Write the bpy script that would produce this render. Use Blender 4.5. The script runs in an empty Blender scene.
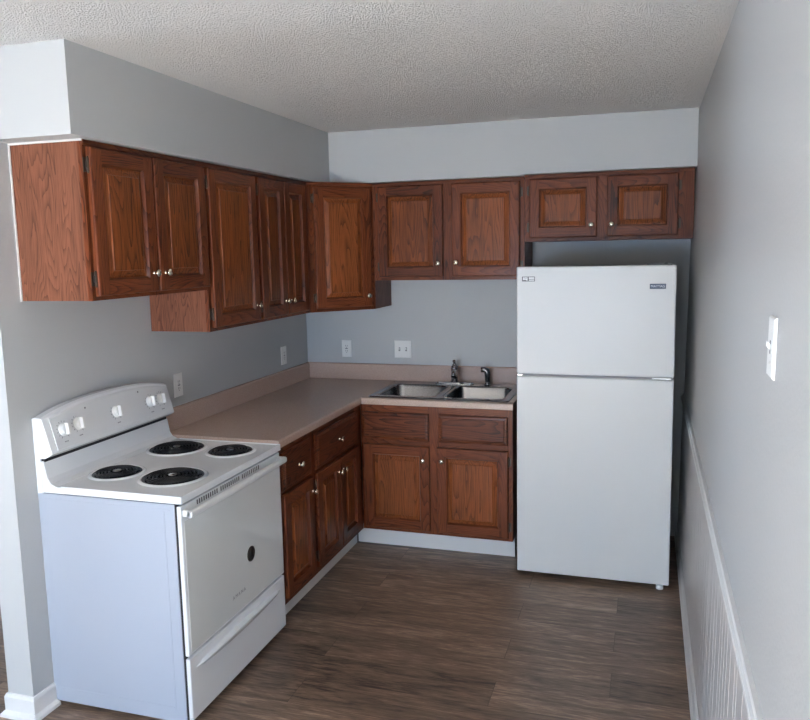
import bpy, bmesh, math, random
from mathutils import Vector, Matrix
random.seed(4)
S = bpy.context.scene
COL = S.collection

# ---------------------------------------------------------------- camera
CAM = Vector((2.223, -4.7259, 1.7585)); YAW, PIT, ROL, FPX = 0.2968, -0.1291, -0.0188, 760.48
F = Vector((-math.sin(YAW)*math.cos(PIT), math.cos(YAW)*math.cos(PIT), math.sin(PIT)))
R0 = Vector((math.cos(YAW), math.sin(YAW), 0)); U0 = R0.cross(F)
R2 = R0*math.cos(ROL) + U0*math.sin(ROL); U2 = U0*math.cos(ROL) - R0*math.sin(ROL)
cam = bpy.data.cameras.new('camera'); camo = bpy.data.objects.new('camera', cam); COL.objects.link(camo)
camo.matrix_world = Matrix(((R2.x, U2.x, -F.x, CAM.x), (R2.y, U2.y, -F.y, CAM.y), (R2.z, U2.z, -F.z, CAM.z), (0, 0, 0, 1)))
cam.sensor_width = 36; cam.lens = FPX*36/810
cam.shift_x = -(416.06-405)/810; cam.shift_y = (349.94-360)/810
cam.clip_start = 0.02
S.camera = camo

# ---------------------------------------------------------------- world and daylight
w = bpy.data.worlds.new('sky'); S.world = w; w.use_nodes = True
bg = w.node_tree.nodes['Background']; bg.inputs[0].default_value = (0.62, 0.76, 1.0, 1); bg.inputs[1].default_value = 1.6

def area(name, loc, direction, sx, sy, power, color):
    l = bpy.data.lights.new(name, 'AREA'); l.shape = 'RECTANGLE'; l.size = sx; l.size_y = sy
    l.energy = power; l.color = color
    o = bpy.data.objects.new(name, l); COL.objects.link(o); o.location = loc
    o.rotation_euler = Vector(direction).to_track_quat('-Z', 'Z').to_euler()
    return o
area('rear_window_daylight', (1.05, -7.13, 1.0), (0, 1, -1.2), 1.9, 1.0, 120, (0.52, 0.72, 1.0))
area('added_side_fill', (-4.08, -3.4, 1.35), (1, 0, 0.1), 1.7, 1.3, 92, (0.54, 0.70, 0.92))  # added fill lamp at an assumed side window, brightens the right wall
sl = bpy.data.lights.new('sun', 'SUN'); sl.energy = 138; sl.angle = 0.01; sl.color = (1.0, 0.96, 0.89)
so = bpy.data.objects.new('sun', sl); COL.objects.link(so)
so.rotation_euler = Vector((0.03, 1.0, -0.90)).to_track_quat('-Z', 'Z').to_euler()
S.view_settings.view_transform = 'Standard'; S.view_settings.look = 'None'
S.view_settings.gamma = 1; S.view_settings.use_curve_mapping = False
S.view_settings.exposure = 0.62

# ---------------------------------------------------------------- materials
def mat(name, color, rough=0.5, metal=0.0, spec=0.5, coat=0.0, bump=None, bump_scale=100, bump_str=0.1, detail=3):
    m = bpy.data.materials.new(name); m.use_nodes = True; nt = m.node_tree
    b = nt.nodes['Principled BSDF']
    b.inputs['Base Color'].default_value = (*color, 1); b.inputs['Roughness'].default_value = rough
    b.inputs['Metallic'].default_value = metal; b.inputs['Specular IOR Level'].default_value = spec
    b.inputs['Coat Weight'].default_value = coat; b.inputs['Coat Roughness'].default_value = 0.12
    if bump:
        tc = nt.nodes.new('ShaderNodeTexCoord')
        if bump == 'noise':
            n = nt.nodes.new('ShaderNodeTexNoise'); n.inputs['Scale'].default_value = bump_scale; n.inputs['Detail'].default_value = detail
            out = n.outputs['Fac']
        else:
            n = nt.nodes.new('ShaderNodeTexVoronoi'); n.inputs['Scale'].default_value = bump_scale
            out = n.outputs['Distance']
        nt.links.new(tc.outputs['Object'], n.inputs['Vector'])
        bp = nt.nodes.new('ShaderNodeBump'); bp.inputs['Strength'].default_value = bump_str; bp.inputs['Distance'].default_value = 0.004
        nt.links.new(out, bp.inputs['Height']); nt.links.new(bp.outputs[0], b.inputs['Normal'])
    return m

def node(nt, t, **kw):
    n = nt.nodes.new(t)
    for k, v in kw.items():
        if k in n.inputs: n.inputs[k].default_value = v
        else: setattr(n, k, v)
    return n
def mathn(nt, op, a, b=None):
    n = nt.nodes.new('ShaderNodeMath'); n.operation = op
    for i, v in enumerate((a, b)):
        if v is None: continue
        if isinstance(v, (int, float)): n.inputs[i].default_value = v
        else: nt.links.new(v, n.inputs[i])
    return n.outputs[0]

def oak(name, axis, light, dark, seed, bands=11, rough=0.42, nsc=(7.5, 0.95)):
    m = bpy.data.materials.new(name); m.use_nodes = True; nt = m.node_tree; L = nt.links
    b = nt.nodes['Principled BSDF']
    tc = nt.nodes.new('ShaderNodeTexCoord'); oi = nt.nodes.new('ShaderNodeObjectInfo')
    off = nt.nodes.new('ShaderNodeVectorMath'); off.operation = 'SCALE'; off.inputs[0].default_value = (37.0, 11.0, 23.0)
    L.new(oi.outputs['Random'], off.inputs['Scale'])
    add = nt.nodes.new('ShaderNodeVectorMath'); add.operation = 'ADD'
    L.new(tc.outputs['Object'], add.inputs[0]); L.new(off.outputs[0], add.inputs[1])
    def mapped(across, along):
        mp = nt.nodes.new('ShaderNodeMapping')
        s = [across]*3; s['XYZ'.index(axis)] = along
        mp.inputs['Scale'].default_value = s; mp.inputs['Location'].default_value = (seed*3.1, seed*1.7, seed*2.3)
        L.new(add.outputs[0], mp.inputs['Vector']); return mp.outputs[0]
    n1 = node(nt, 'ShaderNodeTexNoise', Scale=1.0, Detail=1.2, Roughness=0.45); L.new(mapped(*nsc), n1.inputs['Vector'])
    n2 = node(nt, 'ShaderNodeTexNoise', Scale=1.0, Detail=2.0, Roughness=0.6); L.new(mapped(60, 9), n2.inputs['Vector'])
    v = mathn(nt, 'MULTIPLY', n1.outputs['Fac'], float(bands)*3)
    v = mathn(nt, 'ADD', v, mathn(nt, 'MULTIPLY', n2.outputs['Fac'], 0.55))
    fr = mathn(nt, 'FRACT', v)                       # saw tooth growth rings
    ring = mathn(nt, 'POWER', fr, 2.6)
    n3 = node(nt, 'ShaderNodeTexNoise', Scale=1.0, Detail=3.0, Roughness=0.7); L.new(mapped(330, 7), n3.inputs['Vector'])
    pr = node(nt, 'ShaderNodeMapRange'); pr.inputs['From Min'].default_value = 0.46; pr.inputs['From Max'].default_value = 0.66
    L.new(n3.outputs['Fac'], pr.inputs['Value'])
    n4 = node(nt, 'ShaderNodeTexNoise', Scale=1.0, Detail=2.0); L.new(mapped(9, 1.2), n4.inputs['Vector'])
    f = mathn(nt, 'ADD', mathn(nt, 'MULTIPLY', ring, 0.50), mathn(nt, 'MULTIPLY', pr.outputs[0], 0.42))
    f = mathn(nt, 'ADD', f, mathn(nt, 'MULTIPLY', mathn(nt, 'SUBTRACT', n4.outputs['Fac'], 0.5), 0.7))
    cr = nt.nodes.new('ShaderNodeValToRGB'); cr.color_ramp.elements[0].color = (*light, 1); cr.color_ramp.elements[1].color = (*dark, 1)
    cr.color_ramp.elements[0].position = 0.02; cr.color_ramp.elements[1].position = 0.9
    f = mathn(nt, 'ADD', f, mathn(nt, 'MULTIPLY', oi.outputs['Random'], 0.22))
    L.new(f, cr.inputs['Fac']); L.new(cr.outputs['Color'], b.inputs['Base Color'])
    b.inputs['Roughness'].default_value = rough; b.inputs['Specular IOR Level'].default_value = 0.18; b.inputs['Coat Weight'].default_value = 0.12; b.inputs['Coat Roughness'].default_value = 0.16
    bp = nt.nodes.new('ShaderNodeBump'); bp.inputs['Strength'].default_value = 0.12; bp.inputs['Distance'].default_value = 0.001
    L.new(mathn(nt, 'MULTIPLY', f, -1.0), bp.inputs['Height']); L.new(bp.outputs[0], b.inputs['Normal'])
    return m

OL, OD = (0.200, 0.052, 0.018), (0.024, 0.0052, 0.0024)
OAKZ = oak('oak_vertical', 'Z', OL, OD, 1)
OAKX = oak('oak_horizontal', 'X', OL, OD, 2)
OAKP = oak('oak_panel', 'Z', (0.285, 0.080, 0.023), (0.029, 0.0066, 0.0027), 3, bands=7, nsc=(10, 0.9))
OAKS = oak('oak_side', 'Z', (0.25, 0.098, 0.056), (0.075, 0.024, 0.014), 5, bands=7, nsc=(15, 1.7))
OAKM = [OAKZ, OAKX, OAKP, OAKS]
ZG, XG, PG, SG = 0, 1, 2, 3

M_WALL = mat('grey_wall_paint', (0.485, 0.495, 0.495), 0.62, bump='noise', bump_scale=130, bump_str=0.10)
M_WALLR = mat('grey_satin_wall_paint', (0.455, 0.455, 0.45), 0.42, bump='noise', bump_scale=90, bump_str=0.22)
M_WHITE = mat('white_trim_paint', (0.74, 0.73, 0.71), 0.4)
M_WAINS = mat('wainscot_board_paint', (0.50, 0.47, 0.45), 0.35, bump='noise', bump_scale=40, bump_str=0.1)
M_ENAMEL = mat('white_enamel', (0.86, 0.87, 0.88), 0.22, spec=0.5, coat=0.4)
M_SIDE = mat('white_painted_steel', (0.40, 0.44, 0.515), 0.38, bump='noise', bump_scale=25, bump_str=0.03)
M_FRIDGE = mat('white_textured_steel', (0.71, 0.705, 0.68), 0.30, spec=0.27, coat=0.0, bump='noise', bump_scale=420, bump_str=0.04)
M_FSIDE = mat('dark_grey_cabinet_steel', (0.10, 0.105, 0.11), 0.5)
M_GLASSDOOR = mat('white_glass_oven_door', (0.78, 0.79, 0.765), 0.10, coat=0.6)
M_PANEL = mat('control_panel_white', (0.76, 0.765, 0.765), 0.3)
M_PLASTIC = mat('white_plastic', (0.80, 0.80, 0.78), 0.35)
M_BLACK = mat('black_gap', (0.012, 0.012, 0.013), 0.5)
M_PAN = mat('black_enamel_pan', (0.018, 0.018, 0.020), 0.25)
M_COIL = mat('heating_coil', (0.035, 0.034, 0.036), 0.42, metal=0.6)
M_CHROME = mat('chrome', (0.60, 0.60, 0.61), 0.12, metal=1.0)
M_DARKCHROME = mat('tarnished_chrome', (0.30, 0.29, 0.29), 0.16, metal=1.0)
M_STEEL = mat('stainless_steel', (0.27, 0.27, 0.275), 0.2, metal=1.0, bump='noise', bump_scale=35, bump_str=0.12)
M_KNOB = mat('satin_nickel_knob', (0.75, 0.66, 0.52), 0.22, metal=1.0)
M_HINGE = mat('antique_brass_hinge', (0.075, 0.055, 0.042), 0.4, metal=0.7)
M_INK = mat('grey_ink', (0.22, 0.22, 0.23), 0.5)
M_VENT = mat('vent_shadow_grey', (0.10, 0.10, 0.10), 0.6)
M_PRINT = mat('pale_grey_print', (0.33, 0.33, 0.34), 0.4)
M_NAVY = mat('navy_badge', (0.012, 0.018, 0.05), 0.3)
M_SILVER = mat('silver_ink', (0.62, 0.64, 0.66), 0.3)
M_GLASS = bpy.data.materials.new('window_glass'); M_GLASS.use_nodes = True
_n = M_GLASS.node_tree; _n.nodes.clear(); _o = _n.nodes.new('ShaderNodeOutputMaterial'); _m = _n.nodes.new('ShaderNodeMixShader'); _t = _n.nodes.new('ShaderNodeBsdfTransparent'); _g = _n.nodes.new('ShaderNodeBsdfGlossy')
_m.inputs[0].default_value = 0.06; _g.inputs['Roughness'].default_value = 0.0
_n.links.new(_t.outputs[0], _m.inputs[1]); _n.links.new(_g.outputs[0], _m.inputs[2]); _n.links.new(_m.outputs[0], _o.inputs[0])
M_BOUNCE = mat('pale_bounce_carpet', (0.62, 0.585, 0.55), 0.95, bump='noise', bump_scale=300, bump_str=0.3)  # pale pile of the added carpet that bounces sunlight upward

M_SOFFIT = mat('soffit_wall_paint', (0.46, 0.468, 0.475), 0.62, bump='noise', bump_scale=130, bump_str=0.10)
def make_ceiling_mat():
    m = mat('popcorn_ceiling', (0.82, 0.785, 0.745), 0.9); nt = m.node_tree; L = nt.links; b = nt.nodes['Principled BSDF']
    tc = nt.nodes.new('ShaderNodeTexCoord')
    n = node(nt, 'ShaderNodeTexNoise', Scale=330.0, Detail=2.0, Roughness=0.6); L.new(tc.outputs['Object'], n.inputs['Vector'])
    v = node(nt, 'ShaderNodeTexVoronoi', Scale=135.0); L.new(tc.outputs['Object'], v.inputs['Vector'])
    h = mathn(nt, 'ADD', mathn(nt, 'MULTIPLY', n.outputs['Fac'], 0.7), mathn(nt, 'POWER', mathn(nt, 'SUBTRACT', 1.0, v.outputs['Distance']), 2.5))
    bp = nt.nodes.new('ShaderNodeBump'); bp.inputs['Strength'].default_value = 1.0; bp.inputs['Distance'].default_value = 0.012
    L.new(h, bp.inputs['Height']); L.new(bp.outputs[0], b.inputs['Normal'])
    return m
M_CEIL = make_ceiling_mat()

def make_floor_mat():
    m = mat('vinyl_plank_floor', (0.2, 0.15, 0.12), 0.36); nt = m.node_tree; L = nt.links; b = nt.nodes['Principled BSDF']
    tc = nt.nodes.new('ShaderNodeTexCoord')
    mp = nt.nodes.new('ShaderNodeMapping'); mp.inputs['Location'].default_value = (0.33, 1.66+0.18*40, 0); L.new(tc.outputs['Object'], mp.inputs['Vector'])
    br = nt.nodes.new('ShaderNodeTexBrick'); br.offset = 0.37; br.offset_frequency = 2; br.squash = 1.0
    for k, v in {'Scale': 1.0, 'Brick Width': 1.22, 'Row Height': 0.18, 'Mortar Size': 0.0012, 'Mortar Smooth': 0.0, 'Bias': 0.0}.items(): br.inputs[k].default_value = v
    br.inputs['Color1'].default_value = (0, 0, 0, 1); br.inputs['Color2'].default_value = (1, 1, 1, 1); br.inputs['Mortar'].default_value = (0.5, 0.5, 0.5, 1)
    L.new(mp.outputs[0], br.inputs['Vector'])
    off = nt.nodes.new('ShaderNodeVectorMath'); off.operation = 'SCALE'; off.inputs[0].default_value = (9, 5, 31); 
    L.new(br.outputs['Color'], off.inputs['Scale'])
    add = nt.nodes.new('ShaderNodeVectorMath'); add.operation = 'ADD'; L.new(tc.outputs['Object'], add.inputs[0]); L.new(off.outputs[0], add.inputs[1])
    def nz(sx, sy, det, rough=0.6, dist=0.0):
        q = nt.nodes.new('ShaderNodeMapping'); q.inputs['Scale'].default_value = (sx, sy, 1); L.new(add.outputs[0], q.inputs['Vector'])
        n = node(nt, 'ShaderNodeTexNoise', Scale=1.0, Detail=det, Roughness=rough, Distortion=dist); L.new(q.outputs[0], n.inputs['Vector']); return n.outputs['Fac']
    a = nz(3.2, 24, 5, 0.65, 1.2); c = nz(13, 150, 4, 0.7); d = nz(1.3, 6, 2)
    f = mathn(nt, 'ADD', mathn(nt, 'MULTIPLY', a, 0.9), mathn(nt, 'MULTIPLY', c, 0.75))
    f = mathn(nt, 'ADD', f, mathn(nt, 'MULTIPLY', d, 0.35))
    f = mathn(nt, 'ADD', f, mathn(nt, 'MULTIPLY', br.outputs['Color'], 0.22))
    mr = nt.nodes.new('ShaderNodeMapRange'); mr.inputs['From Min'].default_value = 0.86; mr.inputs['From Max'].default_value = 1.60; L.new(f, mr.inputs['Value'])
    cr = nt.nodes.new('ShaderNodeValToRGB'); e = cr.color_ramp.elements
    e[0].color = (0.050, 0.031, 0.022, 1); e[1].color = (0.62, 0.44, 0.31, 1)
    k = e.new(0.5); k.color = (0.235, 0.157, 0.109, 1)
    L.new(mr.outputs[0], cr.inputs['Fac'])
    mx = nt.nodes.new('ShaderNodeMix'); mx.data_type = 'RGBA'; L.new(br.outputs['Fac'], mx.inputs['Factor']); L.new(cr.outputs['Color'], mx.inputs['A']); mx.inputs['B'].default_value = (0.085, 0.057, 0.042, 1)
    L.new(mx.outputs['Result'], b.inputs['Base Color'])
    bp = nt.nodes.new('ShaderNodeBump'); bp.inputs['Strength'].default_value = 0.15; bp.inputs['Distance'].default_value = 0.002
    L.new(c, bp.inputs['Height']); L.new(bp.outputs[0], b.inputs['Normal'])
    return m
M_FLOOR = make_floor_mat()

def make_counter_mat():
    m = mat('taupe_laminate', (0.3, 0.24, 0.21), 0.26); nt = m.node_tree; L = nt.links; b = nt.nodes['Principled BSDF']
    tc = nt.nodes.new('ShaderNodeTexCoord')
    n = node(nt, 'ShaderNodeTexNoise', Scale=260.0, Detail=3.0, Roughness=0.7); L.new(tc.outputs['Object'], n.inputs['Vector'])
    cr = nt.nodes.new('ShaderNodeValToRGB'); e = cr.color_ramp.elements; e[0].position = 0.35; e[1].position = 0.65
    e[0].color = (0.44, 0.315, 0.255, 1); e[1].color = (0.58, 0.43, 0.36, 1)
    L.new(n.outputs['Fac'], cr.inputs['Fac']); L.new(cr.outputs['Color'], b.inputs['Base Color'])
    return m
M_COUNTER = make_counter_mat()

# ---------------------------------------------------------------- mesh helpers
def box(bm, x0, x1, y0, y1, z0, z1, mi=0, bev=0.0, seg=2):
    r = bmesh.ops.create_cube(bm, size=1)
    vs = r['verts']
    for v in vs:
        v.co = Vector(((x0+x1)/2 + v.co.x*(x1-x0), (y0+y1)/2 + v.co.y*(y1-y0), (z0+z1)/2 + v.co.z*(z1-z0)))
    fs = set(f for v in vs for f in v.link_faces)
    for f in fs: f.material_index = mi
    if bev > 0:
        es = list(set(e for v in vs for e in v.link_edges))
        rr = bmesh.ops.bevel(bm, geom=es, offset=bev, segments=seg, affect='EDGES', profile=0.5)
        for f in rr['faces']: f.material_index = mi; f.smooth = False
def loft(bm, loops, mi=0, cap0=False, cap1=False, smooth=False):
    rings = [[bm.verts.new(p) for p in lp] for lp in loops]
    n = len(rings[0])
    for a, b in zip(rings, rings[1:]):
        for i in range(n):
            f = bm.faces.new((a[i], a[(i+1) % n], b[(i+1) % n], b[i])); f.material_index = mi; f.smooth = smooth
    if cap0: f = bm.faces.new(list(reversed(rings[0]))); f.material_index = mi
    if cap1: f = bm.faces.new(rings[-1]); f.material_index = mi
    return rings
def tube(bm, pts, rads, n=14, mi=0, caps=True):
    pts = [Vector(p) for p in pts]
    if isinstance(rads, (int, float)): rads = [rads]*len(pts)
    loops = []; up = None
    for i, p in enumerate(pts):
        t = (pts[min(i+1, len(pts)-1)] - pts[max(i-1, 0)]).normalized()
        if up is None:
            up = t.orthogonal().normalized()
        up = (up - t*up.dot(t)).normalized(); s = t.cross(up)
        loops.append([p + (up*math.cos(2*math.pi*k/n) + s*math.sin(2*math.pi*k/n))*rads[i] for k in range(n)])
    loft(bm, loops, mi, caps, caps, True)
def lathe(bm, c, axis, prof, n=24, mi=0, caps=True):
    # prof: list of (distance along axis, radius)
    a = Vector(axis).normalized(); u = a.orthogonal().normalized(); s = a.cross(u); c = Vector(c)
    loft(bm, [[c + a*d + (u*math.cos(2*math.pi*k/n) + s*math.sin(2*math.pi*k/n))*max(r, 1e-4) for k in range(n)] for d, r in prof], mi, caps, caps, True)
def sweep(bm, path, prof, mi=0):
    # path: xy points; prof: list of (outward offset, z); outward = right of travel
    path = [Vector((p[0], p[1])) for p in path]; loops = []
    for i, p in enumerate(path):
        d0 = (path[i]-path[i-1]).normalized() if i else None
        d1 = (path[i+1]-path[i]).normalized() if i < len(path)-1 else None
        nrm = [Vector((d.y, -d.x)) for d in (d0, d1) if d is not None]
        if len(nrm) == 2:
            m = (nrm[0]+nrm[1]).normalized(); m = m/max(0.2, m.dot(nrm[0]))
        else: m = nrm[0]
        loops.append([(p.x+m.x*o, p.y+m.y*o, z) for o, z in prof])
    loft(bm, loops, mi, True, True)
def rrect(cx, cy, hx, hy, r, z, k=5):
    out = []
    for qx, qy, a0 in ((1, 1, 0), (-1, 1, 90), (-1, -1, 180), (1, -1, 270)):
        for i in range(k+1):
            a = math.radians(a0 + 90*i/k)
            out.append((cx+qx*(hx-r)+r*math.cos(a), cy+qy*(hy-r)+r*math.sin(a), z))
    return out
def obj(name, bm, mats, parent=None, kind=None, recalc=True):
    if recalc: bmesh.ops.recalc_face_normals(bm, faces=bm.faces)
    me = bpy.data.meshes.new(name)
    if parent is not None and parent.get('_off') is not None:
        pass
    bm.to_mesh(me); bm.free()
    for m in (mats if isinstance(mats, (list, tuple)) else [mats]): me.materials.append(m)
    o = bpy.data.objects.new(name, me); COL.objects.link(o)
    if parent is not None: o.parent = parent
    if kind: o['kind'] = kind
    return o
def shifted(bm, v):
    bmesh.ops.translate(bm, verts=bm.verts, vec=-Vector(v)); return bm
def thing(name, label, cat, loc=(0, 0, 0), rz=0.0, group=None):
    o = bpy.data.objects.new(name, None); COL.objects.link(o); o.location = loc; o.rotation_euler = (0, 0, rz)
    o.empty_display_size = 0.1
    o['label'] = label; o['category'] = cat
    if group: o['group'] = group
    return o
def text_mesh(name, s, size, mtx, m, parent, depth=0.0006):
    cu = bpy.data.curves.new(name, 'FONT'); cu.body = s; cu.size = size; cu.align_x = 'CENTER'; cu.align_y = 'CENTER'; cu.extrude = depth
    t = bpy.data.objects.new(name+'_tmp', cu); COL.objects.link(t)
    bpy.context.view_layer.update()
    me = bpy.data.meshes.new_from_object(t.evaluated_get(bpy.context.evaluated_depsgraph_get()))
    bpy.data.objects.remove(t); me.materials.clear(); me.materials.append(m); me.transform(mtx); me.name = name
    o = bpy.data.objects.new(name, me); COL.objects.link(o); o.parent = parent
    return o

# ---------------------------------------------------------------- room
CH = 2.4775; SD = 0.357; UT = 2.1705; UT2 = 2.177
XL, YR = -4.2, -7.2; UD0 = 0.3148
def struct(name, bm, m): return obj(name, bm, m, kind='structure')
bm = bmesh.new(); box(bm, XL-0.15, 2.7, YR-0.15, 0.15, -0.1, 0); struct('floor', bm, M_FLOOR)
bm = bmesh.new(); box(bm, XL-0.15, 2.7, YR-0.15, 0.15, CH, CH+0.1); struct('ceiling', bm, M_CEIL)
bm = bmesh.new(); box(bm, XL, 2.47, 0, 0.12, 0, CH); struct('wall_back', bm, M_WALL)
bm = bmesh.new(); box(bm, -0.12, 0, -2.557, 0, 0, CH); struct('wall_left', bm, M_WALL)
LEAN = 0.035
def wx(z): return 2.465 - LEAN*(1 - z/CH)
bm = bmesh.new()
loft(bm, [[(wx(0), y, 0), (wx(CH), y, CH), (2.62, y, CH), (2.62, y, 0)] for y in (YR, 0.12)], 0, True, True)
struct('wall_right', bm, M_WALLR)
# rear wall (behind the camera) with window opening
bm = bmesh.new(); wx0, wx1, wz0, wz1 = 0.05, 2.05, 0.5, 2.1
box(bm, XL, wx0, YR-0.12, YR, 0, CH); box(bm, wx1, 2.47, YR-0.12, YR, 0, CH); box(bm, wx0, wx1, YR-0.12, YR, 0, wz0); box(bm, wx0, wx1, YR-0.12, YR, wz1, CH)
struct('wall_rear', bm, M_WALL)
bm = bmesh.new()
for a, b in ((wx0, wx0+0.06), (wx1-0.06, wx1), ((wx0+wx1)/2-0.03, (wx0+wx1)/2+0.03)): box(bm, a, b, YR-0.10, YR-0.03, wz0, wz1)
for a, b in ((wz0, wz0+0.06), (wz1-0.06, wz1), (1.27, 1.33)): box(bm, wx0, wx1, YR-0.095, YR-0.035, a, b)
wf = struct('window_1', bm, M_WHITE)
bm = bmesh.new(); box(bm, wx0+0.05, wx1-0.05, YR-0.07, YR-0.066, wz0+0.05, wz1-0.05); obj('pane', bm, M_GLASS, wf)
bm = bmesh.new(); y0, y1, z0, z1 = -4.3, -2.5, 0.65, 2.05
box(bm, XL-0.12, XL, YR, y0, 0, CH); box(bm, XL-0.12, XL, y1, 0.12, 0, CH); box(bm, XL-0.12, XL, y0, y1, 0, z0); box(bm, XL-0.12, XL, y0, y1, z1, CH)
struct('wall_far', bm, M_WALL)
bm = bmesh.new()
for a, b in ((y0, y0+0.06), (y1-0.06, y1), (-3.43, -3.37)): box(bm, XL-0.10, XL-0.03, a, b, z0, z1)
for a, b in ((z0, z0+0.06), (z1-0.06, z1)): box(bm, XL-0.095, XL-0.035, y0, y1, a, b)
wf = struct('added_side_window', bm, M_WHITE)  # assumed window out of view, added to go with the side fill lamp
bm = bmesh.new(); box(bm, XL-0.07, XL-0.066, y0+0.05, y1-0.05, z0+0.05, z1-0.05); obj('pane', bm, M_GLASS, wf)
bm = bmesh.new(); box(bm, -0.6, 2.40, YR+0.02, -4.45, 0.001, 0.008); struct('added_bounce_carpet', bm, M_BOUNCE)  # unseen carpet added behind the camera to bounce sunlight into the room
# soffit over the cabinets
bm = bmesh.new(); box(bm, 0, SD, -2.545, 0, UT+0.001, CH); box(bm, SD, 1.5395, -SD, 0, UT+0.001, CH); box(bm, 1.5395, wx(2.3)-0.001, -SD, 0, UT2+0.001, CH)
struct('trim_1', bm, M_WALL)
# thin caulk bead at soffit end
bm = bmesh.new(); box(bm, 0.0, UD0+0.004, -2.454, -2.449, UT-0.006, UT+0.001); box(bm, 0.0, 0.005, -2.454, -2.449, 1.60, UT-0.006); struct('trim_2', bm, M_WHITE)
# baseboards
BP = [(0, 0), (0.016, 0), (0.016, 0.014), (0.012, 0.026), (0.011, 0.078), (0.006, 0.090), (0, 0.092)]
SHOE = [(0, 0), (0.026, 0), (0.024, 0.012), (0.016, 0.02), (0.011, 0.024), (0.011, 0.078), (0.006, 0.090), (0, 0.092)]
bm = bmesh.new(); sweep(bm, [(-0.12, -1.0), (-0.12, -2.557), (0, -2.557), (0, -2.45)][::-1], [(-o, z) for o, z in SHOE][::-1]); 
struct('baseboard_left', bm, M_WHITE)
bm = bmesh.new(); loft(bm, [[(wx(0)-o, y, z) for o, z in [(0, 0), (0.022, 0), (0.021, 0.02), (0.014, 0.03), (0.012, 0.08), (0.006, 0.092), (-0.01, 0.094)]] for y in (YR+0.01, 0)], 0, True, True)
struct('baseboard_right', bm, M_WHITE)
# wainscot boards and chair rail on the right wall
RZ = 0.842
bm = bmesh.new(); ys = []; y = -0.01; k = 0
prof = []
while y > -6.9:
    wd = random.choice((0.045, 0.06, 0.09, 0.075, 0.10))
    prof += [(y, 0.006), (y-wd+0.007, 0.006), (y-wd+0.0035, 0.0012)]; y -= wd
pv = []
for yy, d in prof: pv.append((bm.verts.new((wx(0.085)-d, yy, 0.085)), bm.verts.new((wx(RZ+0.01)-d, yy, RZ+0.01))))
for a, b in zip(pv, pv[1:]): bm.faces.new((a[0], b[0], b[1], a[1]))
struct('trim_3', bm, M_WAINS)
bm = bmesh.new()
loft(bm, [[(wx(z)-o, y, z) for o, z in [(-0.01, RZ), (0.013, RZ+0.003), (0.014, RZ+0.010), (0.018, RZ+0.016), (0.018, RZ+0.030), (0.012, RZ+0.036), (0.010, RZ+0.046), (-0.01, RZ+0.050)]] for y in (YR+0.01, -0.01)], 0, True, True)
struct('trim_4', bm, M_WHITE)

# ---------------------------------------------------------------- cabinets
T = 0.020
def rings_rect(x0, x1, z0, z1, i, y): return [(x0+i, y, z0+i), (x1-i, y, z0+i), (x1-i, y, z1-i), (x0+i, y, z1-i)]
def door_bm(x0, x1, z0, z1, yf, fr=0.056):
    """raised-panel door, front towards -y; yf = face frame plane"""
    bm = bmesh.new(); yb = yf; yt = yf - T
    def ring(i0, ya, i1, yb_, mv, mh):
        a = rings_rect(x0, x1, z0, z1, i0, ya); b = rings_rect(x0, x1, z0, z1, i1, yb_)
        for k in range(4):
            f = bm.faces.new([bm.verts.new(p) for p in (a[k], a[(k+1) % 4], b[(k+1) % 4], b[k])]); f.material_index = mh if k % 2 == 0 else mv
    ring(0, yb, 0, yt+0.005, ZG, XG); ring(0, yt+0.005, 0.002, yt+0.0015, ZG, XG); ring(0.002, yt+0.0015, 0.006, yt, ZG, XG)
    def q(ax, bx, az, bz, y, mi):
        f = bm.faces.new([bm.verts.new(p) for p in ((ax, y, az), (bx, y, az), (bx, y, bz), (ax, y, bz))]); f.material_index = mi
    e = 0.006
    q(x0+e, x0+fr, z0+e, z1-e, yt, ZG); q(x1-fr, x1-e, z0+e, z1-e, yt, ZG)
    q(x0+fr, x1-fr, z0+e, z0+fr, yt, XG); q(x0+fr, x1-fr, z1-fr, z1-e, yt, XG)
    ring(fr, yt, fr+0.003, yt+0.006, ZG, XG); ring(fr+0.003, yt+0.006, fr+0.007, yt+0.0145, ZG, XG)
    ring(fr+0.007, yt+0.0145, fr+0.0115, yt+0.0145, PG, PG); ring(fr+0.0115, yt+0.0145, fr+0.032, yt+0.0055, PG, PG)
    ring(fr+0.032, yt+0.0055, fr+0.034, yt+0.0015, PG, PG)
    i = fr+0.034; q(x0+i, x1-i, z0+i, z1-i, yt+0.0015, PG)
    bmesh.ops.remove_doubles(bm, verts=bm.verts, dist=1e-5)
    return bm
def drawer_bm(x0, x1, z0, z1, yf):
    bm = bmesh.new(); yt = yf - T
    loft(bm, [rings_rect(x0, x1, z0, z1, 0, yf), rings_rect(x0, x1, z0, z1, 0, yt+0.009), rings_rect(x0, x1, z0, z1, 0.004, yt+0.006),
              rings_rect(x0, x1, z0, z1, 0.016, yt+0.0045), rings_rect(x0, x1, z0, z1, 0.018, yt+0.001), rings_rect(x0, x1, z0, z1, 0.022, yt)], XG, True, True)
    return bm
def knob_bm(x, y, z):
    bm = bmesh.new(); lathe(bm, (x, y, z), (0, -1, 0), [(0, 0.008), (0.003, 0.008), (0.005, 0.0055), (0.012, 0.0055), (0.016, 0.011), (0.020, 0.0150), (0.024, 0.0150), (0.027, 0.012), (0.029, 0.006), (0.0295, 0.0)], 20)
    return bm
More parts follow.
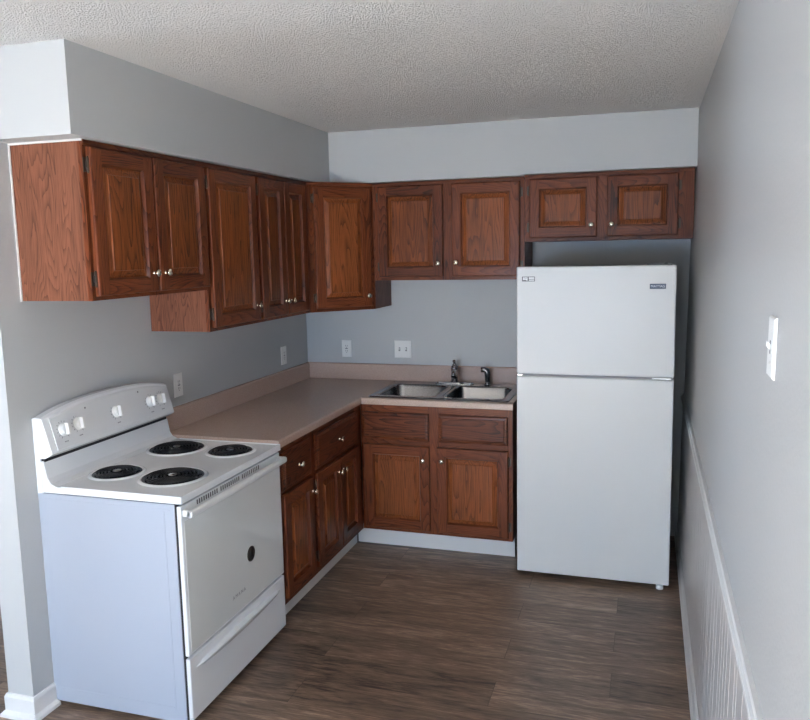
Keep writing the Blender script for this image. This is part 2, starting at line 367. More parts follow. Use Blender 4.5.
def hinge_bm(x, y, z, s):
    bm = bmesh.new(); box(bm, min(x, x+s*0.014), max(x, x+s*0.014), y-0.003, y, z-0.025, z+0.025)
    tube(bm, [(x, y-0.010, z-0.030), (x, y-0.010, z-0.022), (x, y-0.010, z+0.022), (x, y-0.010, z+0.030)], [0.003, 0.005, 0.005, 0.003], 8)
    box(bm, min(x, x+s*0.006), max(x, x+s*0.006), y-0.012, y-0.002, z-0.012, z+0.012)
    return bm
def cab(name, label, origin, rz, width, z0, z1, depth, doors, drawers, stiles, rails, toe=None, molding=True, group=None, cat='cabinet', left_side=True, poly=None):
    """local x along the run, -y to the front; doors: (x0,x1,z0,z1,hinge side,knob(x,z))"""
    r = thing(name, label, cat, origin, rz, group)
    bm = bmesh.new(); ft = 0.019; g = 0.0008
    if poly: loft(bm, [[(x, y, z) for x, y in poly] for z in (z0, z1)], SG, True, True)
    elif name == 'sink_base_cabinet':
        box(bm, g, 0.018, -(depth-ft), -0.001, z0, z1-0.001, SG); box(bm, width-0.018, width-g, -(depth-ft), -0.001, z0, z1-0.001, SG)
        box(bm, 0.018, width-0.018, -(depth-ft), -0.001, z0, z0+0.018, SG); box(bm, 0.018, width-0.018, -0.010, -0.001, z0+0.018, z1-0.001, SG)
        box(bm, 0.018, width-0.018, -(depth-ft), -(depth-ft)+0.008, z0+0.018, z1-0.001, SG)
    else: box(bm, g, width-g, -(depth-ft), -0.001, z0, z1-0.001, SG)
    obj('carcass', bm, OAKM, r)
    bm = bmesh.new(); ys = (-(depth), -(depth-ft))
    for a, b in stiles: box(bm, max(a, g), min(b, width-g), *ys, z0, z1-0.001, ZG)
    edges = sorted(stiles)
    for (a, b) in rails:
        for s0, s1 in zip(edges, edges[1:]): box(bm, s0[1], s1[0], ys[0]+0.0003, ys[1], a, min(b, z1-0.001), XG)
    obj('face_frame', bm, OAKM, r)
    yf = -depth
    if molding:
        bm = bmesh.new(); box(bm, g, width-g, yf-0.007, yf, z1-0.020, z1-0.001, XG, 0.002); obj('top_molding', bm, OAKM, r)
    for d in doors:
        x0, x1, a, b, side, kn = d
        do = obj('door', door_bm(x0, x1, a, b, yf-0.0035), OAKM, r)
        if kn: obj('knob', knob_bm(kn[0], yf-0.0035-T, kn[1]), M_KNOB, do)
        if side:
            hx, s = (x0-0.001, -1) if side == 'L' else (x1+0.001, 1)
            for hz in (a+0.062, b-0.062): obj('hinge', hinge_bm(hx, yf-0.0005, hz, s), M_HINGE, do)
    for x0, x1, a, b, kn in drawers:
        do = obj('drawer_front', drawer_bm(x0, x1, a, b, yf-0.0035), OAKM, r)
        if kn: obj('knob', knob_bm(kn[0], yf-0.0035-T, kn[1]), M_KNOB, do)
    if toe:
        bm = bmesh.new(); box(bm, toe[0], toe[1], -(depth-0.062), -(depth-0.075), 0.0, toe[2], 0); obj('toe_kick', bm, M_WHITE, r)
    return r
UB, UBS, UBF = 1.4095, 1.602, 1.800; UD = 0.3148
HP = math.pi/2
TOP = 2.145
def left_local(y): return y  # helper for reading: local x on the left run is world y minus the origin y
GU, GB = 'wall cabinets', 'base cabinets'
o = -2.448
cab('wall_cabinet', 'short two-door oak wall cabinet over the range, its pale oak side panel facing the room', (0, o, 0), HP, 0.754, UBS, UT, UD,
    [(0.014, 0.366, 1.618, TOP, 'L', (0.335, 1.692)), (0.378, 0.740, 1.618, TOP, 'R', (0.410, 1.692))], [], [(0, 0.035), (0.36, 0.39), (0.72, 0.754)], [(UBS, UBS+0.035), (UT-0.04, UT)], group=GU)
o = -1.694
cab('wall_cabinet', 'tall single-door oak wall cabinet, next right of the short one over the range', (0, o, 0), HP, 0.464, UB, UT, UD,
    [(0.016, 0.446, UB+0.018, TOP, 'L', (0.405, 1.503))], [], [(0, 0.035), (0.43, 0.464)], [(UB, UB+0.035), (UT-0.04, UT)], group=GU)
o = -1.230
cab('wall_cabinet', 'tall oak wall cabinet with two narrow doors, between the single-door one and the corner one', (0, o, 0), HP, 0.6135, UB, UT, UD,
    [(0.014, 0.292, UB+0.018, TOP, 'L', (0.262, 1.503)), (0.298, 0.566, UB+0.018, TOP, 'R', (0.330, 1.503))], [], [(0, 0.035), (0.28, 0.31), (0.555, 0.6135)], [(UB, UB+0.035), (UT-0.04, UT)], group=GU)
# diagonal corner cabinet
dc, ud = 0.6165, UD
wdiag = (dc-ud)*math.sqrt(2)
c45 = math.cos(math.pi/4)
def tl(x, y):  # world to diagonal local; origin at (ud,-dc) moved back so the face lies at -depth
    dx, dy = x-DO[0], y-DO[1]; return (dx*c45+dy*c45, -dx*c45+dy*c45)
ddep = 0.32
DO = (ud - ddep*c45, -dc + ddep*c45)
e = 0.001
poly = [tl(*p) for p in ((e, -e), (e, -dc+e), (ud-0.0135, -dc+e), (dc-e, -ud+0.0135), (dc-e, -e))]
cab('corner_wall_cabinet', 'oak wall cabinet set diagonally across the corner, one orange-toned door', (DO[0], DO[1], 0), math.pi/4, wdiag, UB, UT, ddep,
    [(0.042, wdiag-0.026, UB+0.022, TOP-0.008, 'L', (wdiag-0.056, 1.497))], [], [(0.0, 0.045), (wdiag-0.035, wdiag)], [(UB, UB+0.035), (UT-0.045, UT)], poly=poly, group=GU)
o = 0.6175
cab('wall_cabinet', 'two-door oak wall cabinet above the sink', (o, 0, 0), 0, 0.9225, 1.585, UT, UD,
    [(0.037, 0.440, 1.606, TOP, 'L', (0.412, 1.684)), (0.494, 0.897, 1.606, TOP, 'R', (0.522, 1.688))], [], [(0, 0.045), (0.43, 0.505), (0.885, 0.9225)], [(1.585, 1.62), (UT-0.04, UT)], group=GU)
o = 1.540
WR = wx(1.8)-0.002-o
cab('wall_cabinet', 'low wide two-door oak wall cabinet above the refrigerator', (o, 0, 0), 0, WR, UBF, UT2, UD,
    [(0.028, 0.404, UBF+0.020, TOP+0.004, 'L', (0.374, 1.886)), (0.458, 0.832, UBF+0.020, TOP+0.004, 'R', (0.484, 1.886))], [], [(0, 0.035), (0.39, 0.47), (0.82, WR)], [(UBF, UBF+0.03), (UT2-0.05, UT2)], group=GU)
# base cabinets
BD = 0.6148; BT = 0.874; K = 0.113
o = -1.672
cab('base_cabinet', 'narrow oak base cabinet beside the range, one drawer over one door', (0, o, 0), HP, 0.362, K, BT, BD,
    [(0.016, 0.330, K+0.035, 0.648, None, (0.334-0.02, 0.578))], [(0.016, 0.325, 0.668, 0.848, (0.172, 0.757))], [(0, 0.03), (0.322, 0.362)], [(K, K+0.045), (0.64, 0.68), (BT-0.04, BT)], toe=(0.001, 0.361, K), molding=False, group=GB)
o = -1.3095
cab('base_cabinet', 'oak base cabinet left of the corner, wide drawer above two narrow doors', (0, o, 0), HP, 0.694, K, BT, BD,
    [(0.022, 0.322, K+0.035, 0.648, 'L', (0.296, 0.578)), (0.328, 0.602, K+0.035, 0.648, 'R', (0.354, 0.578))], [(0.022, 0.602, 0.668, 0.848, (0.312, 0.757))], [(0, 0.03), (0.31, 0.34), (0.59, 0.694)], [(K, K+0.045), (0.64, 0.68), (BT-0.04, BT)], toe=(0.001, 0.74, K), molding=False, group=GB)
o = 0.6158
cab('sink_base_cabinet', 'oak base cabinet under the sink, two false drawer fronts above two doors', (o, 0, 0), 0, 0.9035, K, BT-0.001, BD,
    [(0.022, 0.422, 0.135, 0.640, None, (0.388, 0.563)), (0.468, 0.880, 0.135, 0.640, 'R', (0.500, 0.565))],
    [(0.012, 0.420, 0.672, 0.832, None), (0.480, 0.875, 0.672, 0.832, None)], [(0, 0.035), (0.41, 0.49), (0.865, 0.9035)], [(K, K+0.035), (0.63, 0.685), (BT-0.045, BT)], toe=(-0.060, 0.9025, K), molding=False, group=GB)

# ---------------------------------------------------------------- worktop
CT = 0.913; C0 = 0.8755; CR = 1.523; CD = 0.628
hx0, hx1, hy0, hy1 = 0.690, 1.462, -0.555, -0.10
bm = bmesh.new(); n = 0.014
box(bm, 0.001, CD-n, -1.674, -CD+n, C0, CT); 
box(bm, 0.001, hx0, -CD+n, -0.001, C0, CT); box(bm, hx1, CR, -CD+n, -0.001, C0, CT)
box(bm, hx0, hx1, -CD+n, hy0, C0, CT); box(bm, hx0, hx1, hy1, -0.001, C0, CT)
sweep(bm, [(CD-n, -1.674), (CD-n, -CD+n), (CR, -CD+n)], [(0, C0), (n-0.001, C0), (n, C0+0.002), (n, CT-0.008), (n-0.0025, CT-0.0025), (n-0.008, CT), (0, CT)])
wt = obj('worktop', bm, M_COUNTER)
wt['label'] = 'L-shaped taupe laminate worktop with rolled front edge on the base cabinets'; wt['category'] = 'countertop'
bm = bmesh.new()
sweep(bm, [(0.001, -1.674), (0.001, -0.001), (CR, -0.001)], [(0, CT+0.0005), (0.019, CT+0.0005), (0.019, CT+0.100), (0.014, CT+0.1065), (0, CT+0.1065)])
obj('backsplash', bm, M_COUNTER, wt)

# ---------------------------------------------------------------- sink
sx0, sx1, sy0, sy1 = 0.655, 1.493, -0.596, -0.045
sk = thing('kitchen_sink', 'double-bowl stainless steel drop-in sink in the worktop', 'sink', (1.074, -0.32, CT))
bm = bmesh.new(); zt = 0.006
O = Vector((1.074, -0.32, 0.0))
cxs = ((0.868, 0.173), (1.270, 0.173)); cyb, hyb = -0.357, 0.186
mx = 1.069; yb = -0.150
def rectloop(x0, x1, y0, y1, z): return rrect((x0+x1)/2, (y0+y1)/2, (x1-x0)/2, (y1-y0)/2, 0.0015, z)
for (cx, hx), (a, b) in zip(cxs, ((sx0+0.012, mx), (mx, sx1-0.012))):
    lp = [rectloop(a, b, sy0+0.012, yb, zt), rrect(cx, cyb, hx+0.012, hyb+0.012, 0.06, zt+0.001), rrect(cx, cyb, hx+0.004, hyb+0.004, 0.055, zt-0.002), rrect(cx, cyb, hx, hyb, 0.052, zt-0.012),
          rrect(cx, cyb, hx-0.008, hyb-0.008, 0.05, -0.12), rrect(cx, cyb, hx-0.02, hyb-0.02, 0.05, -0.15), rrect(cx, cyb, hx-0.05, hyb-0.05, 0.05, -0.163), rrect(cx, cyb, 0.045, 0.045, 0.0449, -0.168), rrect(cx, cyb, 0.035, 0.035, 0.0349, -0.176)]
    loft(bm, lp, 0, False, True, True)
f = bm.faces.new([bm.verts.new(p) for p in ((sx0+0.012, yb, zt), (sx1-0.012, yb, zt), (sx1-0.012, sy1-0.012, zt), (sx0+0.012, sy1-0.012, zt))])
loft(bm, [rrect((sx0+sx1)/2, (sy0+sy1)/2, (sx1-sx0)/2-i, (sy1-sy0)/2-i, max(0.002, 0.02-i), z) for i, z in ((0.0, 0.0006), (0.002, 0.004), (0.008, 0.0062), (0.013, 0.006))])
shifted(bm, O); obj('basin', bm, M_STEEL, sk, recalc=False)
for cx, hx in cxs:
    bm = bmesh.new(); lathe(bm, (cx, cyb, -0.1745), (0, 0, 1), [(0, 0.033), (0.003, 0.033), (0.003, 0.024), (0.001, 0.022), (0.001, 0.008), (0.008, 0.006), (0.009, 0)], 20)
    obj('drain_strainer', shifted(bm, O), M_DARKCHROME, sk)
# faucet
fc = thing('kitchen_faucet', 'low chrome kitchen faucet with single lever on the sink ledge', 'faucet', (1.060, -0.098, CT+0.0065))
bm = bmesh.new(); loft(bm, [rrect(0, 0, 0.125-i, 0.026-i*0.7, 0.0255-i*0.7, z) for i, z in ((0, 0.0005), (0, 0.006), (0.004, 0.011), (0.012, 0.013))], 0, True, True); obj('deck_plate', bm, M_CHROME, fc)
bm = bmesh.new(); lathe(bm, (0, 0, 0.013), (0, 0, 1), [(0, 0.026), (0.006, 0.026), (0.012, 0.021), (0.05, 0.020), (0.085, 0.023), (0.100, 0.021), (0.108, 0.012)], 24); obj('body', bm, M_DARKCHROME, fc)
bm = bmesh.new(); tube(bm, [(0.004, -0.008, 0.045), (0.014, -0.04, 0.075), (0.022, -0.08, 0.092), (0.028, -0.13, 0.096), (0.031, -0.155, 0.086), (0.031, -0.160, 0.066)], [0.016, 0.0145, 0.0135, 0.013, 0.0135, 0.013]); obj('spout', bm, M_DARKCHROME, fc)
bm = bmesh.new(); tube(bm, [(0, 0, 0.114), (0, 0.002, 0.122), (0.001, 0.001, 0.130), (0.001, -0.004, 0.139), (0.001, -0.014, 0.147)], [0.016, 0.014, 0.009, 0.008, 0.010]); obj('lever', bm, M_DARKCHROME, fc)
sp = thing('sink_sprayer', 'chrome pull-out side sprayer right of the faucet, head bent to the left', 'sprayer', (1.272, -0.098, CT+0.0065))
bm = bmesh.new(); lathe(bm, (0, 0, 0.0005), (0, 0, 1), [(0, 0.023), (0.005, 0.023), (0.012, 0.016), (0.02, 0.015)], 22); obj('base', bm, M_CHROME, sp)
bm = bmesh.new(); tube(bm, [(0, 0, 0.018), (0, 0, 0.045), (0, 0, 0.072), (-0.004, 0, 0.087), (-0.018, -0.004, 0.096), (-0.040, -0.01, 0.096)], [0.014, 0.017, 0.019, 0.020, 0.018, 0.018]); obj('spray_head', bm, M_DARKCHROME, sp)

# ---------------------------------------------------------------- refrigerator
fx0, fx1, fy, fh, fs = 1.573, 2.3561, -0.8048, 1.6683, 1.1064
fr = thing('refrigerator', 'white top-freezer refrigerator at the end of the worktop', 'refrigerator', ((fx0+fx1)/2, -0.42, 0))
FO = ((fx0+fx1)/2, -0.42, 0)
bm = bmesh.new(); box(bm, fx0+0.006, fx1-0.006, fy+0.068, -0.05, 0.045, fh-0.012, 0, 0.004)
box(bm, fx0+0.012, fx1-0.012, fy+0.06, fy+0.07, 0.05, fh-0.02, 1)
box(bm, fx0+0.02, fx1-0.02, fy+0.05, fy+0.09, 0.03, 0.09, 1)
obj('cabinet_body', shifted(bm, FO), [M_FSIDE, M_BLACK], fr)
def fdoor(name, z0, z1):
    bm = bmesh.new(); box(bm, fx0, fx1, fy, fy+0.060, z0, z1, 0, 0.007, 3); return obj(name, shifted(bm, FO), M_FRIDGE, fr)
fz = fdoor('freezer_door', fs+0.006, fh); fd = fdoor('fresh_food_door', 0.030, fs-0.006)
bm = bmesh.new(); box(bm, fx0+0.01, fx1-0.01, fy+0.010, fy+0.055, fs-0.0045, fs+0.0045); obj('door_gap_shade', shifted(bm, FO), M_INK, fr)  # grey strip standing in for the dark gap between the doors
bm = bmesh.new(); box(bm, fx1-0.105, fx1-0.012, fy-0.004, fy+0.03, fs-0.0035, fs+0.0040, 0, 0.001); obj('middle_hinge', shifted(bm, FO), M_CHROME, fr)
bm = bmesh.new(); box(bm, fx0+0.006, fx0+0.03, fy-0.001, fy+0.03, fs-0.003, fs+0.003); obj('hinge_pin_cap', shifted(bm, FO), M_CHROME, fr)
bm = bmesh.new(); box(bm, fx1-0.14, fx1-0.02, fy+0.01, fy+0.10, fh+0.0005, fh+0.007, 0, 0.002); lathe(bm, (fx1-0.05, fy+0.025, fh+0.006), (0, 0, 1), [(0, 0.009), (0.006, 0.008), (0.007, 0)], 12); obj('top_hinge_cover', shifted(bm, FO), M_FSIDE, fr)
for xx, yo in ((fx1-0.045, 0.03), (fx0+0.07, 0.16)):
    bm = bmesh.new(); lathe(bm, (xx, fy+yo, 0), (0, 0, 1), [(0, 0.019), (0.024, 0.019), (0.026, 0.008), (0.046, 0.008)], 14); obj('foot', shifted(bm, FO), M_PLASTIC, fr)
# badge and energy sticker
bx, bz = 2.270, 1.5655
bm = bmesh.new(); box(bm, bx-0.038, bx+0.038, fy-0.002, fy+0.0005, bz-0.0125, bz+0.0125, 0, 0.0005); bd = obj('brand_badge', shifted(bm, FO), M_NAVY, fz); bd['label'] = 'small navy badge with silver lettering'
MR = Matrix.Rotation(math.pi/2, 4, 'X')
text_mesh('lettering', 'MAYTAG', 0.0165, Matrix.Translation(Vector((bx, fy-0.0023, bz))-Vector(FO)) @ MR, M_SILVER, bd, 0.0003)
bm = bmesh.new(); ex0, ex1, ez0, ez1 = 1.602, 1.668, 1.594, 1.618
box(bm, ex0, ex1, fy-0.0008, fy+0.0002, ez0, ez1, 0)
for a, b, c, d in ((ex0, ex1, ez1-0.003, ez1), (ex0, ex1, ez0, ez0+0.003), (ex0, ex0+0.004, ez0, ez1), (ex1-0.003, ex1, ez0, ez1), (1.631, 1.636, ez0, ez1), (1.607, 1.624, ez0+0.002, ez0+0.006), (1.636, 1.664, 1.6035, 1.606)):
    box(bm, a, b, fy-0.0013, fy-0.0008, c, d, 1)
tube(bm, [(1.612, fy-0.0013, 1.606), (1.616, fy-0.0013, 1.6115), (1.621, fy-0.0013, 1.606), (1.626, fy-0.0013, 1.6115)], 0.0008, 6, 1)
st = obj('sticker', shifted(bm, FO), [M_PLASTIC, M_BLACK], fz); st['label'] = 'small white sticker with grey outlined boxes'

# ---------------------------------------------------------------- range
ry0, ry1 = -2.4535, -1.6785; rxs, rxd = 0.6045, 0.630
RO = (0.32, (ry0+ry1)/2, 0); rc = (ry0+ry1)/2
rg = thing('electric_range', 'white freestanding electric coil range against the left wall', 'range', RO)
def rpart(name, bm, m, parent=None): return obj(name, shifted(bm, RO), m, parent or rg)
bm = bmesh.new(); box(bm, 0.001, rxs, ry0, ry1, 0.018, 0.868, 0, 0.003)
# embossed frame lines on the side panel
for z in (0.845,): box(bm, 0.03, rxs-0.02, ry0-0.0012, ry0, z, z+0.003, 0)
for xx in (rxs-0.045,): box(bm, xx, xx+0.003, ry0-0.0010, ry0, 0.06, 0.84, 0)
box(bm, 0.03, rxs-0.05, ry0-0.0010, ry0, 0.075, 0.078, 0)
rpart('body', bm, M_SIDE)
bm = bmesh.new(); box(bm, rxs, rxs+0.0075, ry0+0.004, ry1-0.004, 0.02, 0.865); box(bm, 0.05, rxs-0.03, ry0+0.03, ry1-0.03, 0.0, 0.02); box(bm, 0.02, rxs+0.02, ry0+0.004, ry1-0.004, 0.8665, 0.8705); rpart('gap_shade', bm, M_BLACK)  # black boxes standing in for shade in gaps around and under the body
# cooktop
bm = bmesh.new(); rt = 0.638
box(bm, 0.031, rt, ry0-0.001, ry1+0.001, 0.8705, 0.8965, 0, 0.004, 2)
for a in (ry0-0.001, ry1-0.007): box(bm, 0.11, rt-0.001, a, a+0.008, 0.890, 0.9005, 0, 0.0025)
riser = [(0.030, 0.872), (0.030, 0.990), (0.036, 0.994), (0.044, 0.990), (0.048, 0.968), (0.056, 0.928), (0.070, 0.908), (0.095, 0.897), (0.125, 0.8965), (0.125, 0.872)]
loft(bm, [[(x, y, z) for x, z in riser] for y in (ry0-0.0022, ry1+0.0022)], 0, True, True)
box(bm, rt-0.012, rt-0.002, ry0+0.004, ry1-0.004, 0.8945, 0.8985, 0, 0.0015)
ck = rpart('cooktop', bm, M_ENAMEL)
# burners
for bx_, by_, big in ((0.195, -2.236, 0), (0.205, -1.842, 1), (0.452, -2.232, 1), (0.470, -1.830, 0)):
    R = 0.122 if big else 0.099; z0 = 0.8965
    bm = bmesh.new(); lathe(bm, (bx_, by_, z0), (0, 0, 1), [(0, R+0.013), (0.004, R+0.009), (0.0058, R+0.004), (0.005, R-0.001), (0.002, R-0.004)], 48, 0, False)
    lathe(bm, (bx_, by_, z0), (0, 0, 1), [(0.0015, R-0.003), (0.003, R-0.004), (0.0022, R-0.012), (0.0012, 0.02), (0.001, 0.0)], 48, 1, False)
    pan = rpart('drip_pan', bm, [M_ENAMEL, M_PAN], rg)
    bm = bmesh.new(); turns = 6.0 if big else 4.8; rr1 = R-0.014; rr0 = 0.024; N = int(turns*36)
    tube(bm, [(bx_+(rr0+(rr1-rr0)*k/N)*math.cos(2*math.pi*turns*k/N), by_+(rr0+(rr1-rr0)*k/N)*math.sin(2*math.pi*turns*k/N), z0+0.0078) for k in range(N+1)], 0.0033, 8)
    for k in range(3):
        a = 2*math.pi*k/3+0.5; d = Vector((math.cos(a), math.sin(a), 0)); c = Vector((bx_, by_, z0+0.0034)); tube(bm, [c+d*0.015, c+d*(R-0.010)], 0.002, 6)
    rpart('coil', bm, M_COIL, pan)
    bm = bmesh.new(); lathe(bm, (bx_, by_, z0+0.004), (0, 0, 1), [(0, 0.018), (0.007, 0.018), (0.009, 0.015), (0.0095, 0)], 20); rpart('center_cap', bm, M_DARKCHROME, pan)
# backguard
def zt_(y):
    t = (y-rc)/((ry1-ry0)/2); return 1.160 + 0.040*(1-abs(t)**2.6)
bm = bmesh.new(); NN = 22; ys = [ry0-0.001 + (ry1-ry0+0.002)*k/NN for k in range(NN+1)]
def bprof(y, e=0.0):
    z = zt_(y)+e; return [(0.003, 0.866), (0.003, z-0.004), (0.010, z), (0.040, z), (0.050, z-0.006), (0.086+e, 1.026), (0.082, 1.020), (0.052, 1.004), (0.028, 1.003), (0.028, 0.868)]
loft(bm, [[(x, y, z) for x, z in bprof(y)] for y in ys], 0, True, True)
rpart('backguard', bm, M_ENAMEL)
bm = bmesh.new(); box(bm, 0.028, 0.044, ry0+0.004, ry1-0.004, 0.985, 1.003); rpart('backguard_gap', bm, M_BLACK)
def face_pt(y, s, off):   # s: 0 bottom .. 1 top on the slanted face
    zb, z_ = 1.026, zt_(y)-0.006; p = Vector((0.086, y, zb)).lerp(Vector((0.050, y, z_)), s); nrm = Vector((z_-zb, 0, 0.036)).normalized(); return p+nrm*off
bm = bmesh.new(); rows = []
for k in range(NN+1):
    y = ry0+0.030+(ry1-ry0-0.042)*k/NN
    rows.append([face_pt(y, 0.02, 0.0), face_pt(y, 0.05, 0.003), face_pt(y, 0.90, 0.003), face_pt(y, 0.94, 0.0)])
loft(bm, rows, 0, True, True)
cp = rpart('control_panel', bm, M_PANEL)
nrm = Vector((0.140, 0, 0.036)).normalized(); tang = Vector((-0.036, 0, 0.140)).normalized(); Y = Vector((0, 1, 0))
for y, s in ((-2.372, 0.50), (-2.292, 0.50), (-2.065, 0.475), (-1.834, 0.49), (-1.755, 0.515)):
    c = face_pt(y, s, 0.0035) if True else None
    bm = bmesh.new(); lathe(bm, c, nrm, [(0, 0.025), (0.003, 0.025), (0.004, 0.0225), (0.016, 0.0205), (0.018, 0.018), (0.0185, 0)], 26)
    ang = 0.15
    u = tang*math.cos(ang)+Y*math.sin(ang); v = nrm.cross(u)
    loops = []
    for d, hu, hv in ((0.014, 0.0225, 0.0075), (0.028, 0.0215, 0.0055), (0.030, 0.019, 0.004)):
        loops.append([c+nrm*d+u*a*hu+v*b*hv for a, b in ((-1, -1), (1, -1), (1, 1), (-1, 1))])
    loft(bm, loops, 0, True, True)
    kn = rpart('control_knob', bm, M_PLASTIC, cp)
    bm = bmesh.new()
    for k in range(13):
        a = math.radians(-150+25*k); d = tang*math.cos(a)+Y*math.sin(a); p = c+d*0.029; q = c+d*0.036; side = nrm.cross(d)*0.0011
        f = bm.faces.new([bm.verts.new(t+nrm*0.0004) for t in (p-side, q-side, q+side, p+side)])
    # pictogram under the dial
    for k in range(3):
        p = c - tang*0.047 + Y*(k-1)*0.007 + nrm*0.0002
        bm.faces.new([bm.verts.new(p+tang*a*0.0022+Y*b*0.0022) for a, b in ((-1, -1), (1, -1), (1, 1), (-1, 1))])
    rpart('dial_marks', bm, M_INK, cp)
for y, s in ((-2.235, 0.80), (-1.90, 0.82)):
    bm = bmesh.new(); lathe(bm, face_pt(y, s, 0.003), nrm, [(0, 0.004), (0.001, 0.004), (0.0015, 0)], 12); rpart('indicator_light', bm, M_INK, cp)
# oven door
dz0, dz1 = 0.286, 0.862
bm = bmesh.new(); xb = rxs+0.008
box(bm, xb, rxd, ry0+0.002, ry1-0.002, dz0, dz1, 0, 0.004)
dr = rpart('oven_door', bm, M_ENAMEL)
bm = bmesh.new(); box(bm, rxd-0.002, rxd+0.0015, ry0+0.018, ry1-0.010, dz0+0.012, 0.800, 0, 0.001); rpart('door_glass', bm, M_GLASSDOOR, dr)
for g3 in range(3):
    bm = bmesh.new()
    for k in range(10):
        y = -2.345 + 0.166*g3 + 0.0152*k
        box(bm, rxd-0.001, rxd+0.0008, y-0.0035, y+0.0035, 0.8375, 0.8555)
    rpart('vent_slots', bm, M_VENT, dr)

bm = bmesh.new(); NB = 14; lo = []
for k in range(NB+1):
    t = k/NB; y = ry0+0.010+(ry1-ry0-0.020)*t; bow = 0.004*math.sin(math.pi*t); x = 0.660+bow; zc = 0.832
    lo.append([(x-0.008, y, zc-0.009), (x+0.006, y, zc-0.012), (x+0.011, y, zc-0.006), (x+0.012, y, zc+0.006), (x+0.008, y, zc+0.012), (x-0.004, y, zc+0.014), (x-0.009, y, zc+0.009)])
loft(bm, lo, 0, True, True)
for y in (ry0+0.010, ry1-0.032): box(bm, rxd, 0.664, y, y+0.022, 0.822, 0.846, 0, 0.003)
rpart('door_handle', bm, M_PLASTIC, dr)
bm = bmesh.new(); lathe(bm, (rxd+0.0013, -1.975, 0.497), (1, 0, 0), [(0, 0.033), (0.0008, 0.033), (0.001, 0.0)], 30); lathe(bm, (rxd+0.0022, -1.975, 0.497), (1, 0, 0), [(0, 0.026), (0.0006, 0.026), (0.0007, 0.024), (0, 0.023)], 30, 1, False)
box(bm, rxd+0.0015, rxd+0.003, -1.985, -1.979, 0.482, 0.512, 1); box(bm, rxd+0.0015, rxd+0.003, -1.972, -1.966, 0.482, 0.504, 1)
sb = rpart('round_sticker', bm, [M_HINGE, M_BLACK], dr); sb['label'] = 'dark round sticker'
MT = Matrix(((0, 0, 1, rxd+0.0022-RO[0]), (1, 0, 0, -2.085-RO[1]), (0, 1, 0, 0.368-RO[2]), (0, 0, 0, 1)))
text_mesh('brand_lettering', 'A M A N A', 0.022, MT, M_PRINT, dr, 0.0004)
# storage drawer
bm = bmesh.new(); box(bm, xb, rxd, ry0+0.002, ry1-0.002, 0.030, 0.277, 0, 0.005); dw = rpart('storage_drawer', bm, M_ENAMEL)
bm = bmesh.new(); NB = 20; lo = []
for k in range(NB+1):
    t = k/NB; y = ry0+0.045+(ry1-ry0-0.10)*t; h = 0.003+0.017*math.sin(math.pi*t)**0.5; zc = 0.225; p = 0.001+0.025*math.sin(math.pi*t)**0.4
    lo.append([(rxd-0.002, y, zc-h), (rxd+p*0.4, y, zc-h*0.8), (rxd+p, y, zc+h*0.5), (rxd+p, y, zc+h*0.8), (rxd-0.002, y, zc+h)])
loft(bm, lo, 0, True, True); rpart('drawer_pull', bm, M_ENAMEL, dw)

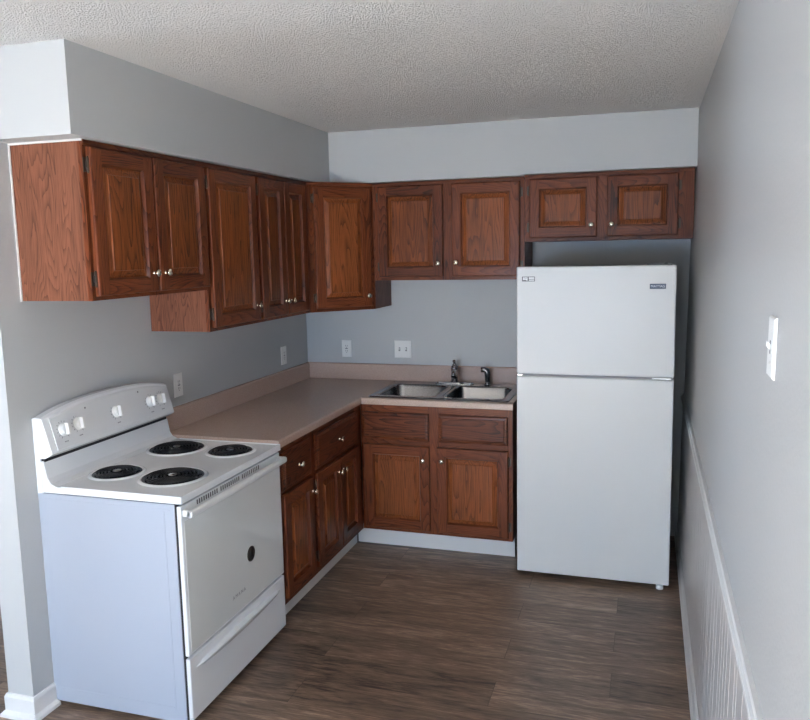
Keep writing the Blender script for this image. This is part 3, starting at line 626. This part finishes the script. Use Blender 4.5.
# ---------------------------------------------------------------- wall plates
def plate(kind, label, cat, loc, rz, wide=0.070, double=False, group=None, tg=1.0):
    t = thing(kind, label, cat, loc, rz, group)          # local: plate faces -y
    bm = bmesh.new(); hx = wide/2
    loft(bm, [[(x, y, z) for x, z in ((-hx+i, -0.0575+i), (hx-i, -0.0575+i), (hx-i, 0.0575-i), (-hx+i, 0.0575-i))] for i, y in ((0, -0.0003), (0, -0.003), (0.003, -0.006), (0.004, -0.006))], 0, True, True)
    obj('cover_plate', bm, M_PLASTIC, t)
    if kind == 'wall_outlet':
        bm = bmesh.new(); box(bm, -0.0165, 0.0165, -0.0075, -0.006, -0.0335, 0.0335, 0, 0.0006)
        for s in (-1, 1):
            for dx in (-0.006, 0.006): box(bm, dx-0.0015, dx+0.0015, -0.0079, -0.0074, s*0.017-0.003, s*0.017+0.007, 1)
            lathe(bm, (0, -0.0074, s*0.017-0.009), (0, -1, 0), [(0, 0.0028), (0.0004, 0.0028), (0.0005, 0)], 10, 1)
        box(bm, -0.0095, 0.0095, -0.0078, -0.0074, -0.0028, 0.0028, 1)
        obj('receptacle', bm, [M_PLASTIC, M_INK], t)
    else:
        for dx in ((-0.023, 0.023) if double else (0,)):
            bm = bmesh.new(); box(bm, dx-0.0055, dx+0.0055, -0.0066, -0.0058, -0.0125, 0.0125, 1)
            loft(bm, [[(dx+sx*0.004, y, z+sz) for sx, sz in ((-1, -0.005), (1, -0.005), (1, 0.005), (-1, 0.005))] for y, z in ((-0.006, 0), (-0.006-0.007*tg, 0.003), (-0.006-0.013*tg, 0.007))], 0, True, True)
            obj('toggle', bm, [M_PLASTIC, M_INK], t)
    for z in ((-0.043, 0.043) if kind == 'wall_outlet' else (-0.030, 0.030)):
        for dx in ((-0.023, 0.023) if double else (0,)):
            bm = bmesh.new(); lathe(bm, (dx, -0.006, z), (0, -1, 0), [(0, 0.003), (0.0008, 0.0025), (0.001, 0)], 10); obj('screw', bm, M_PLASTIC, t)
    return t
plate('wall_outlet', 'white outlet on the left wall just right of the range control panel', 'outlet', (0, -1.512, 1.122), HP, group='wall outlets')
plate('wall_outlet', 'white outlet on the left wall near the back corner', 'outlet', (0, -0.362, 1.113), HP, group='wall outlets')
plate('wall_outlet', 'white outlet on the back wall near the corner, above the worktop', 'outlet', (0.291, 0, 1.118), 0, group='wall outlets')
plate('light_switch', 'white double-toggle switch plate on the back wall left of the faucet', 'switch', (0.688, 0, 1.121), 0, wide=0.116, double=True)
sw = plate('light_switch', 'white single-toggle switch plate on the right wall', 'switch', (wx(1.565)-0.0005, -3.175, 1.567), -HP, tg=0.55)
sw.rotation_euler = (0, 0, -HP)
sw.rotation_euler = (Matrix.Rotation(math.atan(LEAN/CH), 3, 'Y') @ Matrix.Rotation(-HP, 3, 'Z')).to_euler()
